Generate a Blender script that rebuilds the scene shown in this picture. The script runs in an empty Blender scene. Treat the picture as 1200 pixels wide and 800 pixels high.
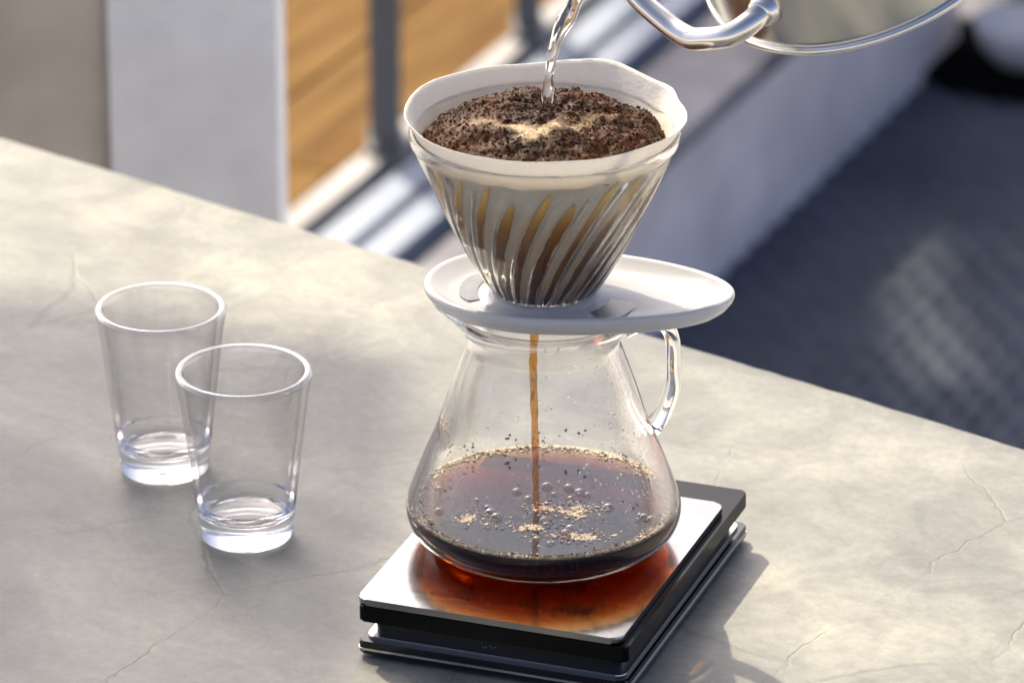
import bpy, bmesh, math, random
from mathutils import Vector, Matrix, noise

R = math.radians
rnd = random.Random(7)
sc = bpy.context.scene
col = sc.collection

# ------------------------------------------------------------------ camera
cam_d = bpy.data.cameras.new('camera')
cam = bpy.data.objects.new('camera', cam_d)
col.objects.link(cam)
cam.location = (-0.0130, -2.1215, 1.0331)
cam.rotation_euler = (R(90 - 23.4), 0, 0)
cam_d.sensor_width = 36
cam_d.lens = 200
cam_d.clip_start = 0.05
cam_d.clip_end = 500
cam_d.dof.use_dof = True
cam_d.dof.focus_distance = 2.31
cam_d.dof.aperture_fstop = 14
sc.camera = cam

# ------------------------------------------------------------------ sky and sun
SUN_A, SUN_B = 0.42, -0.92          # shadow offset per metre of height (x, y)
sun_dir = Vector((-SUN_A, -SUN_B, 1)).normalized()
elev = math.asin(sun_dir.z)
azim = math.atan2(sun_dir.x, sun_dir.y)
w = bpy.data.worlds.new('World')
sc.world = w
w.use_nodes = True
nt = w.node_tree
bg = nt.nodes['Background']
sky = nt.nodes.new('ShaderNodeTexSky')
sky.sky_type = 'NISHITA'
sky.sun_disc = False
sky.sun_elevation = elev
sky.sun_rotation = azim
sky.air_density = 0.35
sky.dust_density = 4.0
sky.ozone_density = 0.3
nt.links.new(sky.outputs[0], bg.inputs[0])
bg.inputs[1].default_value = 0.15

sun_d = bpy.data.lights.new('sun', 'SUN')
sun_d.energy = 2.6
sun_d.angle = R(1.0)
sun_d.color = (1.0, 0.89, 0.66)
sun = bpy.data.objects.new('sun', sun_d)
col.objects.link(sun)
sun.rotation_euler = (-sun_dir).to_track_quat('-Z', 'Y').to_euler()
sun.location = sun_dir * 6

# ------------------------------------------------------------------ render
vs = sc.view_settings
vs.view_transform = 'Standard'
vs.look = 'None'
vs.exposure = 1.2
vs.gamma = 1.0
cy = sc.cycles
cy.use_denoising = True
try:
    cy.denoiser = 'OPENIMAGEDENOISE'
except Exception:
    pass
cy.use_adaptive_sampling = False
cy.max_bounces = 24
cy.transmission_bounces = 24
cy.glossy_bounces = 8
cy.diffuse_bounces = 4
cy.transparent_max_bounces = 24
cy.caustics_refractive = True
cy.caustics_reflective = True
cy.blur_glossy = 0.5
cy.sample_clamp_indirect = 6.0

# ------------------------------------------------------------------ helpers
def mesh_obj(name, verts, faces, mat=None, parent=None, smooth=True):
    me = bpy.data.meshes.new(name)
    me.from_pydata([tuple(v) for v in verts], [], faces)
    me.validate()
    bm = bmesh.new(); bm.from_mesh(me)
    bmesh.ops.recalc_face_normals(bm, faces=bm.faces)
    bm.to_mesh(me); bm.free()
    if smooth:
        me.polygons.foreach_set('use_smooth', [True] * len(me.polygons))
    me.update()
    o = bpy.data.objects.new(name, me)
    col.objects.link(o)
    if mat:
        me.materials.append(mat)
    if parent:
        o.parent = parent
    return o

def bm_obj(name, bm, mat=None, parent=None, smooth=False):
    bmesh.ops.recalc_face_normals(bm, faces=bm.faces)
    me = bpy.data.meshes.new(name)
    bm.to_mesh(me); bm.free()
    if smooth:
        me.polygons.foreach_set('use_smooth', [True] * len(me.polygons))
    o = bpy.data.objects.new(name, me)
    col.objects.link(o)
    if mat:
        me.materials.append(mat)
    if parent:
        o.parent = parent
    return o

def empty(name, loc=(0, 0, 0), rz=0):
    o = bpy.data.objects.new(name, None)
    o.empty_display_size = 0.02
    o.location = loc
    o.rotation_euler = (0, 0, rz)
    col.objects.link(o)
    return o

def tag(o, label=None, cat=None, group=None, kind=None):
    if label: o['label'] = label
    if cat: o['category'] = cat
    if group: o['group'] = group
    if kind: o['kind'] = kind
    return o

def lathe_data(prof, seg=96, fn=None):
    """prof: list of (r, z); r == 0 makes a pole. fn(phi, r, z) -> Vector."""
    V, F, rings = [], [], []
    for r, z in prof:
        if r <= 1e-7:
            rings.append([len(V)])
            V.append(Vector((0, 0, z)))
        else:
            row = []
            for i in range(seg):
                a = 2 * math.pi * i / seg
                row.append(len(V))
                V.append(fn(a, r, z) if fn else Vector((r * math.sin(a), -r * math.cos(a), z)))
            rings.append(row)
    for a, b in zip(rings[:-1], rings[1:]):
        if len(a) == 1 and len(b) == 1:
            continue
        for i in range(seg):
            j = (i + 1) % seg
            if len(a) == 1:
                F.append((a[0], b[i], b[j]))
            elif len(b) == 1:
                F.append((a[i], a[j], b[0]))
            else:
                F.append((a[i], a[j], b[j], b[i]))
    return V, F

def lathe(name, prof, mat, parent=None, seg=96, fn=None):
    V, F = lathe_data(prof, seg, fn)
    return mesh_obj(name, V, F, mat, parent)

def smooth_path(pts, n=8):
    """Catmull-Rom through points of any dimension."""
    out = []
    P = [Vector(p) for p in pts]
    P = [P[0] * 2 - P[1]] + P + [P[-1] * 2 - P[-2]]
    for i in range(1, len(P) - 2):
        a, b, c, d = P[i - 1], P[i], P[i + 1], P[i + 2]
        for k in range(n):
            t = k / n
            out.append(0.5 * ((2 * b) + (c - a) * t + (2 * a - 5 * b + 4 * c - d) * t * t + (3 * b - a - 3 * c + d) * t ** 3))
    out.append(P[-2])
    return out

def tube_data(pts, rad, seg=20, flat=1.0, side=None, wob=None, caps=True):
    """tube along pts (Vectors) with radius list; flat scales the radius along 'side'."""
    V, F, rows = [], [], []
    n = len(pts)
    up = side or Vector((0, 1, 0))
    for i, p in enumerate(pts):
        t = (pts[min(i + 1, n - 1)] - pts[max(i - 1, 0)]).normalized()
        s = (up - t * up.dot(t)).normalized()
        q = t.cross(s)
        row = []
        for k in range(seg):
            a = 2 * math.pi * k / seg
            rr = rad[i] * (wob(i, a) if wob else 1)
            row.append(len(V))
            V.append(p + s * (rr * flat * math.cos(a)) + q * (rr * math.sin(a)))
        rows.append(row)
    for a, b in zip(rows[:-1], rows[1:]):
        for k in range(seg):
            j = (k + 1) % seg
            F.append((a[k], a[j], b[j], b[k]))
    if caps:
        F.append(tuple(rows[0][::-1])); F.append(tuple(rows[-1]))
    return V, F

def rounded_rect(w_, d_, r_, n=6):
    pts = []
    for cx, cy_, a0 in ((w_/2-r_, d_/2-r_, 0), (-w_/2+r_, d_/2-r_, 90), (-w_/2+r_, -d_/2+r_, 180), (w_/2-r_, -d_/2+r_, 270)):
        for k in range(n + 1):
            a = R(a0 + 90 * k / n)
            pts.append((cx + r_ * math.cos(a), cy_ + r_ * math.sin(a)))
    return pts

def slab(name, outline, z0, z1, mat, parent=None, bev=0.0, seg=2, smooth=False):
    bm = bmesh.new()
    lo = [bm.verts.new((x, y, z0)) for x, y in outline]
    hi = [bm.verts.new((x, y, z1)) for x, y in outline]
    n = len(outline)
    bm.faces.new(lo[::-1]); bm.faces.new(hi)
    for i in range(n):
        j = (i + 1) % n
        bm.faces.new((lo[i], lo[j], hi[j], hi[i]))
    if bev > 0:
        es = [e for e in bm.edges if abs(e.verts[0].co.z - e.verts[1].co.z) < 1e-6]
        bmesh.ops.bevel(bm, geom=es, offset=bev, segments=seg, profile=0.5, affect='EDGES')
    o = bm_obj(name, bm, mat, parent)
    if smooth:
        o.data.polygons.foreach_set('use_smooth', [True] * len(o.data.polygons))
    return o

def box(name, c, s, mat, parent=None, bev=0.0, rz=0):
    x, y = s[0] / 2, s[1] / 2
    o = slab(name, [(x, y), (-x, y), (-x, -y), (x, -y)], -s[2] / 2, s[2] / 2, mat, parent, bev)
    if bev > 0:
        pass
    o.location = c
    o.rotation_euler = (0, 0, rz)
    return o

# ------------------------------------------------------------------ materials
def new_mat(name):
    m = bpy.data.materials.new(name)
    m.use_nodes = True
    t = m.node_tree
    return m, t, t.nodes['Principled BSDF'], t.nodes['Material Output']

def N(t, typ, **kw):
    n = t.nodes.new(typ)
    for k, v in kw.items():
        if k in n.inputs.keys() if isinstance(k, str) else False:
            n.inputs[k].default_value = v
        else:
            setattr(n, k, v)
    return n

def ramp(t, fac, stops, interp='LINEAR'):
    n = t.nodes.new('ShaderNodeValToRGB')
    n.color_ramp.interpolation = interp
    el = n.color_ramp.elements
    while len(el) < len(stops):
        el.new(0.5)
    for e, (p, c) in zip(el, stops):
        e.position = p
        e.color = (*c, 1) if len(c) == 3 else c
    t.links.new(fac, n.inputs[0])
    return n.outputs[0]

def noise_tex(t, vec, scale, detail=6, rough=0.55, dist=0.0):
    n = t.nodes.new('ShaderNodeTexNoise')
    n.inputs['Scale'].default_value = scale
    n.inputs['Detail'].default_value = detail
    n.inputs['Roughness'].default_value = rough
    n.inputs['Distortion'].default_value = dist
    if vec: t.links.new(vec, n.inputs['Vector'])
    return n

def mapping(t, vec, scale=(1, 1, 1), rot=(0, 0, 0), loc=(0, 0, 0)):
    n = t.nodes.new('ShaderNodeMapping')
    n.inputs['Scale'].default_value = scale
    n.inputs['Rotation'].default_value = rot
    n.inputs['Location'].default_value = loc
    t.links.new(vec, n.inputs['Vector'])
    return n.outputs[0]

def mixc(t, fac, a, b, mode='MIX'):
    n = t.nodes.new('ShaderNodeMix')
    n.data_type = 'RGBA'; n.blend_type = mode
    for sock, v in ((n.inputs[0], fac), (n.inputs[6], a), (n.inputs[7], b)):
        if hasattr(v, 'is_linked'):
            t.links.new(v, sock)
        elif isinstance(v, (int, float)):
            sock.default_value = v
        else:
            sock.default_value = (*v, 1)
    return n.outputs[2]

def mathn(t, op, a, b=0.0):
    n = t.nodes.new('ShaderNodeMath'); n.operation = op
    for s, v in ((n.inputs[0], a), (n.inputs[1], b)):
        if hasattr(v, 'is_linked'): t.links.new(v, s)
        else: s.default_value = v
    return n.outputs[0]

def bump(t, bsdf, height, strength=0.3, dist=0.001):
    n = t.nodes.new('ShaderNodeBump')
    n.inputs['Strength'].default_value = strength
    n.inputs['Distance'].default_value = dist
    t.links.new(height, n.inputs['Height'])
    t.links.new(n.outputs[0], bsdf.inputs['Normal'])

def obj_co(t):
    return t.nodes.new('ShaderNodeTexCoord').outputs['Object']

def simple(name, colr, rough=0.5, metal=0.0, var=0.0, scale=60, bumpy=0.0, **kw):
    m, t, b, o = new_mat(name)
    b.inputs['Base Color'].default_value = (*colr, 1)
    b.inputs['Roughness'].default_value = rough
    b.inputs['Metallic'].default_value = metal
    for k, v in kw.items():
        b.inputs[k].default_value = v
    if var > 0 or bumpy > 0:
        n = noise_tex(t, obj_co(t), scale, 6)
        if var > 0:
            lo = tuple(c * (1 - var) for c in colr); hi = tuple(min(1, c * (1 + var)) for c in colr)
            t.links.new(ramp(t, n.outputs[0], [(0.3, lo), (0.7, hi)]), b.inputs['Base Color'])
        if bumpy > 0:
            bump(t, b, n.outputs[0], bumpy)
    return m

def glass_mat(name, ior=1.5, colr=(1, 1, 1), rough=0.0, bumpy=0.0, bscale=40):
    m, t, b, o = new_mat(name)
    t.nodes.remove(b)
    g = t.nodes.new('ShaderNodeBsdfGlass')
    g.inputs['Color'].default_value = (*colr, 1)
    g.inputs['IOR'].default_value = ior
    g.inputs['Roughness'].default_value = rough
    if bumpy > 0:
        n = noise_tex(t, obj_co(t), bscale, 2)
        bump(t, g, n.outputs[0], bumpy, 0.0006)
    t.links.new(g.outputs[0], o.inputs['Surface'])
    return m

def thin_glass(name, f0=0.04, tint=(1, 1, 1), edge=(0.80, 0.82, 0.81), expo=5.0, bumpy=0.0, bscale=60, refr=0.0, ior=1.47):
    """thin-walled clear glass: light goes straight through, Schlick reflection on every face"""
    m, t, b, o = new_mat(name)
    t.nodes.remove(b)
    ge = t.nodes.new('ShaderNodeNewGeometry')
    dt = t.nodes.new('ShaderNodeVectorMath'); dt.operation = 'DOT_PRODUCT'
    t.links.new(ge.outputs['Normal'], dt.inputs[0]); t.links.new(ge.outputs['Incoming'], dt.inputs[1])
    k = mathn(t, 'SUBTRACT', 1.0, mathn(t, 'ABSOLUTE', dt.outputs['Value']))
    fr = mathn(t, 'ADD', mathn(t, 'MULTIPLY', mathn(t, 'POWER', k, expo), 1 - f0), f0)
    tr = t.nodes.new('ShaderNodeBsdfTransparent')
    t.links.new(mixc(t, mathn(t, 'POWER', k, 4.0), tint, edge), tr.inputs['Color'])
    gl = t.nodes.new('ShaderNodeBsdfGlossy'); gl.inputs['Roughness'].default_value = 0.0
    if bumpy > 0:
        bump(t, gl, noise_tex(t, obj_co(t), bscale, 2).outputs[0], bumpy, 0.001)
    mx = t.nodes.new('ShaderNodeMixShader')
    t.links.new(fr, mx.inputs[0]); t.links.new(tr.outputs[0], mx.inputs[1]); t.links.new(gl.outputs[0], mx.inputs[2])
    last = mx.outputs[0]
    if refr > 0:
        rf = t.nodes.new('ShaderNodeBsdfGlass'); rf.inputs['IOR'].default_value = ior; rf.inputs['Roughness'].default_value = 0.0
        m2 = t.nodes.new('ShaderNodeMixShader')
        t.links.new(ramp(t, k, [(0.45, (refr,) * 3), (0.80, (1, 1, 1))]), m2.inputs[0])
        t.links.new(last, m2.inputs[1]); t.links.new(rf.outputs[0], m2.inputs[2])
        last = m2.outputs[0]
    t.links.new(last, o.inputs['Surface'])
    return m, t, o

def concrete_table_mat():
    m, t, b, o = new_mat('polished_concrete')
    co = obj_co(t)
    big = noise_tex(t, mapping(t, co, (1, 1.6, 1), (0, 0, R(25))), 5, 5, 0.6, 0.6).outputs[0]
    mid = noise_tex(t, co, 22, 6, 0.65, 0.9).outputs[0]
    fine = noise_tex(t, co, 260, 4, 0.7).outputs[0]
    c1 = ramp(t, big, [(0.36, (0.122, 0.128, 0.119)), (0.5, (0.174, 0.178, 0.162)), (0.64, (0.245, 0.239, 0.205))])
    c2 = ramp(t, mid, [(0.35, (0.30, 0.305, 0.30)), (0.50, (0.5, 0.5, 0.5)), (0.64, (0.66, 0.66, 0.645))])
    c = mixc(t, 0.8, c1, c2, 'OVERLAY')
    swp = noise_tex(t, mapping(t, co, (7, 30, 1), (0, 0, R(-62))), 1.6, 6, 0.62, 1.2).outputs[0]
    c = mixc(t, 0.35, c, ramp(t, swp, [(0.34, (0.38, 0.38, 0.385)), (0.5, (0.5, 0.5, 0.5)), (0.64, (0.60, 0.60, 0.585))]), 'OVERLAY')
    c = mixc(t, 0.75, c, ramp(t, fine, [(0.3, (0.4, 0.4, 0.4)), (0.7, (0.6, 0.6, 0.6))]), 'OVERLAY')
    # hairline cracks
    wob = noise_tex(t, co, 14, 5, 0.6)
    vadd = t.nodes.new('ShaderNodeVectorMath'); vadd.operation = 'MULTIPLY_ADD'
    t.links.new(wob.outputs['Color'], vadd.inputs[0]); vadd.inputs[1].default_value = (0.035, 0.035, 0.0)
    t.links.new(mapping(t, co, (1, 1, 0.0)), vadd.inputs[2])
    vo = t.nodes.new('ShaderNodeTexVoronoi'); vo.feature = 'DISTANCE_TO_EDGE'
    vo.inputs['Scale'].default_value = 9.0
    t.links.new(mapping(t, vadd.outputs[0], (1.0, 0.55, 1), (0, 0, R(-35))), vo.inputs['Vector'])
    line = ramp(t, vo.outputs['Distance'], [(0.0, (1, 1, 1)), (0.0075, (0, 0, 0))])
    msk = ramp(t, noise_tex(t, mapping(t, co, loc=(3.1, 1.7, 0)), 9, 3).outputs[0], [(0.44, (0, 0, 0)), (0.56, (1, 1, 1))])
    crack = mathn(t, 'MULTIPLY', line, msk)
    c = mixc(t, mathn(t, 'MULTIPLY', crack, 0.50), c, (0.10, 0.095, 0.08))
    # small pits and dark specks
    v2 = t.nodes.new('ShaderNodeTexVoronoi'); v2.inputs['Scale'].default_value = 75
    t.links.new(co, v2.inputs['Vector'])
    spk = ramp(t, v2.outputs['Distance'], [(0.0, (1, 1, 1)), (0.11, (0, 0, 0))])
    m2 = ramp(t, noise_tex(t, mapping(t, co, loc=(1, 5, 0)), 30, 2).outputs[0], [(0.60, (0, 0, 0)), (0.66, (1, 1, 1))])
    c = mixc(t, mathn(t, 'MULTIPLY', mathn(t, 'MULTIPLY', spk, m2), 0.5), c, (0.2, 0.18, 0.15))
    t.links.new(c, b.inputs['Base Color'])
    t.links.new(ramp(t, mid, [(0.3, (0.42,) * 3), (0.7, (0.62,) * 3)]), b.inputs['Roughness'])
    h = mathn(t, 'SUBTRACT', mathn(t, 'MULTIPLY', fine, 0.25), mathn(t, 'MULTIPLY', crack, 0.35))
    bump(t, b, mathn(t, 'ADD', h, mathn(t, 'MULTIPLY', mid, 0.4)), 0.35, 0.0012)
    return m

M = {}
M['table'] = concrete_table_mat()
M['glass'] = thin_glass('clear_glass', 0.05, expo=4.0, refr=0.02)[0]
M['handle_glass'] = glass_mat('handle_glass', 1.47)
M['tumbler'] = glass_mat('tumbler_glass', 1.5, (1, 1, 1))
M['tumbler_wall'] = thin_glass('tumbler_wall_glass', 0.06, edge=(0.98, 0.98, 0.98), expo=3.0)[0]
M['tumbler_rim'] = thin_glass('tumbler_rim_glass', 0.16, edge=(0.95, 0.95, 0.95), expo=2.2)[0]
M['cone'] = thin_glass('ribbed_glass', 0.05, refr=0.88)[0]
M['water'] = glass_mat('water', 1.333, (1, 1, 1))
M['steel'] = simple('brushed_steel', (0.72, 0.71, 0.69), 0.22, 1.0)
M['steel_dark'] = simple('dark_steel', (0.33, 0.31, 0.28), 0.22, 1.0)
M['black'] = simple('black_plastic', (0.004, 0.004, 0.0045), 0.18, 0.0, 0.25, 300, 0.03, **{'Specular IOR Level': 0.12})
M['black_gloss'] = simple('black_gloss', (0.008, 0.008, 0.009), 0.12)
M['grey_plastic'] = simple('grey_plastic', (0.012, 0.012, 0.014), 0.35, **{'Specular IOR Level': 0.3})
M['white_plastic'] = simple('white_plastic', (0.80, 0.81, 0.83), 0.13, **{'Subsurface Weight': 0.0})
def plastic_mat():
    m, t, b, o = new_mat('white_plastic_translucent')
    b.inputs['Base Color'].default_value = (0.60, 0.605, 0.62, 1)
    b.inputs['Roughness'].default_value = 0.14
    tr = t.nodes.new('ShaderNodeBsdfTranslucent'); tr.inputs['Color'].default_value = (0.86, 0.86, 0.86, 1)
    mx = t.nodes.new('ShaderNodeMixShader'); mx.inputs[0].default_value = 0.32
    t.links.new(b.outputs[0], mx.inputs[1]); t.links.new(tr.outputs[0], mx.inputs[2])
    t.links.new(mx.outputs[0], o.inputs['Surface'])
    return m
M['white_plastic'] = plastic_mat()
M['slot'] = simple('slot_grey', (0.15, 0.155, 0.17), 0.30, 0, 0.3, 120)

def plate_mat():
    m, t, b, o = new_mat('weighing_plate_steel')
    co = obj_co(t)
    g = noise_tex(t, mapping(t, co, (18, 900, 18)), 1, 4).outputs[0]
    b.inputs['Metallic'].default_value = 1
    t.links.new(ramp(t, g, [(0.3, (0.27, 0.27, 0.27)), (0.7, (0.325, 0.32, 0.315))]), b.inputs['Base Color'])
    t.links.new(ramp(t, g, [(0.3, (0.11,) * 3), (0.7, (0.17,) * 3)]), b.inputs['Roughness'])
    return m
M['plate'] = plate_mat()

def coffee_mat():
    m, t, o = thin_glass('brewed_coffee', 0.025, edge=(1, 1, 1), bumpy=0.10)
    v = t.nodes.new('ShaderNodeVolumeAbsorption')
    v.inputs['Color'].default_value = (0.79, 0.545, 0.06, 1)
    v.inputs['Density'].default_value = 500
    t.links.new(v.outputs[0], o.inputs['Volume'])
    return m
M['coffee'] = coffee_mat()

def foam_mat():
    m, t, b, o = new_mat('coffee_foam')
    g = t.nodes.new('ShaderNodeNewGeometry')
    t.links.new(ramp(t, g.outputs['Random Per Island'], [(0.0, (0.05, 0.020, 0.007)), (0.3, (0.20, 0.115, 0.048)), (0.6, (0.46, 0.33, 0.17)), (1.0, (0.76, 0.62, 0.40))]), b.inputs['Base Color'])
    b.inputs['Roughness'].default_value = 0.18
    b.inputs['Transmission Weight'].default_value = 0.0
    return m
M['foam'] = foam_mat()
def pad_mat():
    m, t, b, o = new_mat('foam_pad')
    co = obj_co(t)
    n = noise_tex(t, co, 900, 4, 0.7).outputs[0]
    t.links.new(ramp(t, n, [(0.32, (0.09, 0.045, 0.018)), (0.48, (0.28, 0.19, 0.09)), (0.68, (0.58, 0.45, 0.26))]), b.inputs['Base Color'])
    b.inputs['Roughness'].default_value = 0.35
    bump(t, b, n, 0.6, 0.0006)
    return m
M['foam_pad'] = pad_mat()
M['bubble'] = thin_glass('bubble_film', 0.07, tint=(0.93, 0.88, 0.80), edge=(0.80, 0.66, 0.45), expo=2.6)[0]
M['droplet'] = simple('coffee_droplet', (0.055, 0.014, 0.006), 0.08, **{'Transmission Weight': 0.2})

def stream_mat():
    m, t, b, o = new_mat('coffee_stream')
    n = noise_tex(t, mapping(t, obj_co(t), (1, 1, 0.35)), 420, 3).outputs[0]
    t.links.new(ramp(t, n, [(0.34, (0.14, 0.05, 0.010)), (0.44, (0.60, 0.29, 0.045)), (0.7, (0.80, 0.47, 0.11))]), b.inputs['Base Color'])
    b.inputs['Roughness'].default_value = 0.08
    tr = t.nodes.new('ShaderNodeBsdfTransparent'); tr.inputs['Color'].default_value = (0.93, 0.66, 0.22, 1)
    mx = t.nodes.new('ShaderNodeMixShader')
    t.links.new(ramp(t, n, [(0.36, (0.35,) * 3), (0.46, (0.78,) * 3)]), mx.inputs[0])
    t.links.new(b.outputs[0], mx.inputs[1]); t.links.new(tr.outputs[0], mx.inputs[2])
    t.links.new(mx.outputs[0], o.inputs['Surface'])
    return m
M['stream'] = stream_mat()

def paper_mat():
    m, t, b, o = new_mat('filter_paper')
    co = obj_co(t)
    sep = t.nodes.new('ShaderNodeSeparateXYZ'); t.links.new(co, sep.inputs[0])
    n = noise_tex(t, co, 60, 4).outputs[0]
    z = mathn(t, 'ADD', sep.outputs['Z'], mathn(t, 'MULTIPLY', mathn(t, 'SUBTRACT', n, 0.5), 0.010))
    fac = mathn(t, 'MULTIPLY', mathn(t, 'SUBTRACT', z, 0.130), 1 / 0.09)
    fib = noise_tex(t, co, 700, 4, 0.7).outputs[0]
    c = ramp(t, fac, [(0.05, (0.34, 0.18, 0.075)), (0.28, (0.66, 0.50, 0.33)), (0.62, (0.80, 0.70, 0.55)), (0.71, (0.88, 0.84, 0.76)), (0.80, (0.86, 0.79, 0.67)), (0.86, (0.90, 0.87, 0.80))])
    wetn = noise_tex(t, co, 230, 5, 0.7).outputs[0]
    c = mixc(t, 0.45, c, ramp(t, wetn, [(0.35, (0.40,) * 3), (0.65, (0.58,) * 3)]), 'OVERLAY')
    c = mixc(t, 0.18, c, ramp(t, fib, [(0.3, (0.35,) * 3), (0.7, (0.65,) * 3)]), 'OVERLAY')
    t.links.new(c, b.inputs['Base Color'])
    b.inputs['Roughness'].default_value = 0.75
    tr = t.nodes.new('ShaderNodeBsdfTranslucent')
    t.links.new(c, tr.inputs['Color'])
    mx = t.nodes.new('ShaderNodeMixShader'); mx.inputs[0].default_value = 0.30
    t.links.new(b.outputs[0], mx.inputs[1]); t.links.new(tr.outputs[0], mx.inputs[2])
    t.links.new(mx.outputs[0], o.inputs['Surface'])
    bump(t, b, mathn(t, 'ADD', fib, mathn(t, 'MULTIPLY', wetn, 0.8)), 0.55, 0.0006)
    return m
M['paper'] = paper_mat()

def streak_mat():
    m, t, b, o = new_mat('coffee_streak')
    co = obj_co(t)
    sep = t.nodes.new('ShaderNodeSeparateXYZ'); t.links.new(co, sep.inputs[0])
    fac = mathn(t, 'MULTIPLY', mathn(t, 'SUBTRACT', sep.outputs['Z'], 0.138), 1 / 0.065)
    c = ramp(t, fac, [(0.0, (0.07, 0.022, 0.005)), (0.45, (0.16, 0.058, 0.010)), (0.66, (0.34, 0.14, 0.020)), (0.90, (0.88, 0.56, 0.13))])
    t.links.new(c, b.inputs['Base Color'])
    b.inputs['Roughness'].default_value = 0.12
    return m
M['streak'] = streak_mat()

def grounds_mat(gran=False):
    m, t, b, o = new_mat('coffee_granule' if gran else 'coffee_bed')
    co = obj_co(t)
    n = noise_tex(t, co, 620, 4, 0.7).outputs[0]
    n2 = noise_tex(t, co, 60, 4).outputs[0]
    if gran:
        g = t.nodes.new('ShaderNodeNewGeometry')
        c = ramp(t, g.outputs['Random Per Island'], [(0.0, (0.014, 0.005, 0.002)), (0.5, (0.050, 0.018, 0.007)), (0.85, (0.095, 0.037, 0.015)), (1.0, (0.16, 0.075, 0.034))])
    else:
        c = ramp(t, n, [(0.36, (0.009, 0.0035, 0.0016)), (0.5, (0.044, 0.016, 0.0065)), (0.64, (0.098, 0.040, 0.016)), (0.78, (0.18, 0.094, 0.046))])
    n3 = noise_tex(t, co, 55, 3, 0.5, 0.5).outputs[0]
    c = mixc(t, 0.8, c, ramp(t, n3, [(0.38, (0.22, 0.22, 0.22)), (0.62, (0.74, 0.68, 0.62))]), 'OVERLAY')
    at = t.nodes.new('ShaderNodeAttribute'); at.attribute_name = 'foam'
    f = mathn(t, 'MULTIPLY', at.outputs['Fac'], ramp(t, noise_tex(t, co, 380, 5, 0.75).outputs[0], [(0.36, (0.15,) * 3), (0.56, (1, 1, 1))]))
    if not gran:
        c = mixc(t, f, c, (0.60, 0.44, 0.27))
    t.links.new(c, b.inputs['Base Color'])
    t.links.new(ramp(t, n2, [(0.35, (0.38,) * 3), (0.65, (0.62,) * 3)]), b.inputs['Roughness'])
    b.inputs['Specular IOR Level'].default_value = 0.10 if gran else 0.08
    bump(t, b, n, 0.45, 0.0010)
    return m
M['grounds'] = grounds_mat()
M['granule'] = grounds_mat(True)

def wood_mat():
    m, t, b, o = new_mat('floor_oak')
    co = obj_co(t)
    oi = t.nodes.new('ShaderNodeObjectInfo')
    n = noise_tex(t, mapping(t, co, (3, 40, 3)), 1.5, 6, 0.6, 0.6).outputs[0]
    c = ramp(t, n, [(0.3, (0.095, 0.044, 0.011)), (0.5, (0.165, 0.088, 0.024)), (0.7, (0.220, 0.130, 0.042))])
    v = ramp(t, oi.outputs['Random'], [(0, (0.45,) * 3), (1, (0.55,) * 3)])
    t.links.new(mixc(t, 0.8, c, v, 'OVERLAY'), b.inputs['Base Color'])
    b.inputs['Roughness'].default_value = 0.85
    b.inputs['Specular IOR Level'].default_value = 0.1
    return m
M['wood'] = wood_mat()
M['post'] = simple('painted_post', (0.90, 0.90, 0.90), 0.6, 0, 0.06, 30, 0.1)
M['taupe'] = simple('taupe_render', (0.48, 0.43, 0.37), 0.8, 0, 0.22, 9, 0.2)
M['mullion'] = simple('slate_paint', (0.085, 0.10, 0.125), 0.5, 0, 0.15, 20)
M['alu'] = simple('aluminium_rail', (0.25, 0.29, 0.37), 0.6, 0.1)
M['alu_dark'] = simple('rail_groove', (0.13, 0.145, 0.17), 0.6)
M['sill'] = simple('sill_stone', (0.36, 0.34, 0.33), 0.6, 0, 0.2, 14)
M['step'] = simple('grey_concrete', (0.21, 0.205, 0.225), 0.8, 0, 0.5, 9, 0.3)
M['step_face'] = simple('pale_concrete', (0.84, 0.77, 0.75), 0.8, 0, 0.18, 9, 0.3)
M['ground'] = simple('pale_paving', (0.50, 0.48, 0.45), 0.8, 0, 0.2, 4)
M['dark_cabinet'] = simple('black_lacquer', (0.010, 0.010, 0.011), 0.8, **{'Specular IOR Level': 0.1})
M['disc_black'] = simple('matt_black', (0.006, 0.006, 0.007), 1.0, **{'Specular IOR Level': 0.0})
M['white_ceramic'] = simple('white_ceramic', (0.72, 0.73, 0.75), 0.25, 0, 0.04, 30)
def canvas_mat():
    m, t, b, o = new_mat('canvas')
    b.inputs['Base Color'].default_value = (0.70, 0.68, 0.63, 1)
    b.inputs['Roughness'].default_value = 0.9
    tr = t.nodes.new('ShaderNodeBsdfTranslucent'); tr.inputs['Color'].default_value = (0.62, 0.61, 0.60, 1)
    mx = t.nodes.new('ShaderNodeMixShader'); mx.inputs[0].default_value = 0.5
    t.links.new(b.outputs[0], mx.inputs[1]); t.links.new(tr.outputs[0], mx.inputs[2])
    t.links.new(mx.outputs[0], o.inputs['Surface'])
    return m
M['canvas'] = canvas_mat()  # translucent cloth of the added shade caster
M['canvas_dark'] = simple('blocker_cloth', (0.35, 0.36, 0.38), 0.9, 0, 0.1, 20)  # cloth of the added sun blocker

def rug_mat():
    m, t, b, o = new_mat('navy_weave')
    co = obj_co(t)
    n = noise_tex(t, co, 5, 4).outputs[0]
    f = noise_tex(t, co, 120, 3).outputs[0]
    c = ramp(t, n, [(0.3, (0.058, 0.069, 0.094)), (0.7, (0.110, 0.125, 0.156))])
    c = mixc(t, 0.5, c, ramp(t, f, [(0.3, (0.3,) * 3), (0.7, (0.7,) * 3)]), 'OVERLAY')
    t.links.new(c, b.inputs['Base Color'])
    b.inputs['Roughness'].default_value = 0.9
    b.inputs['Specular IOR Level'].default_value = 0.12
    return m
M['rug'] = rug_mat()

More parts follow.
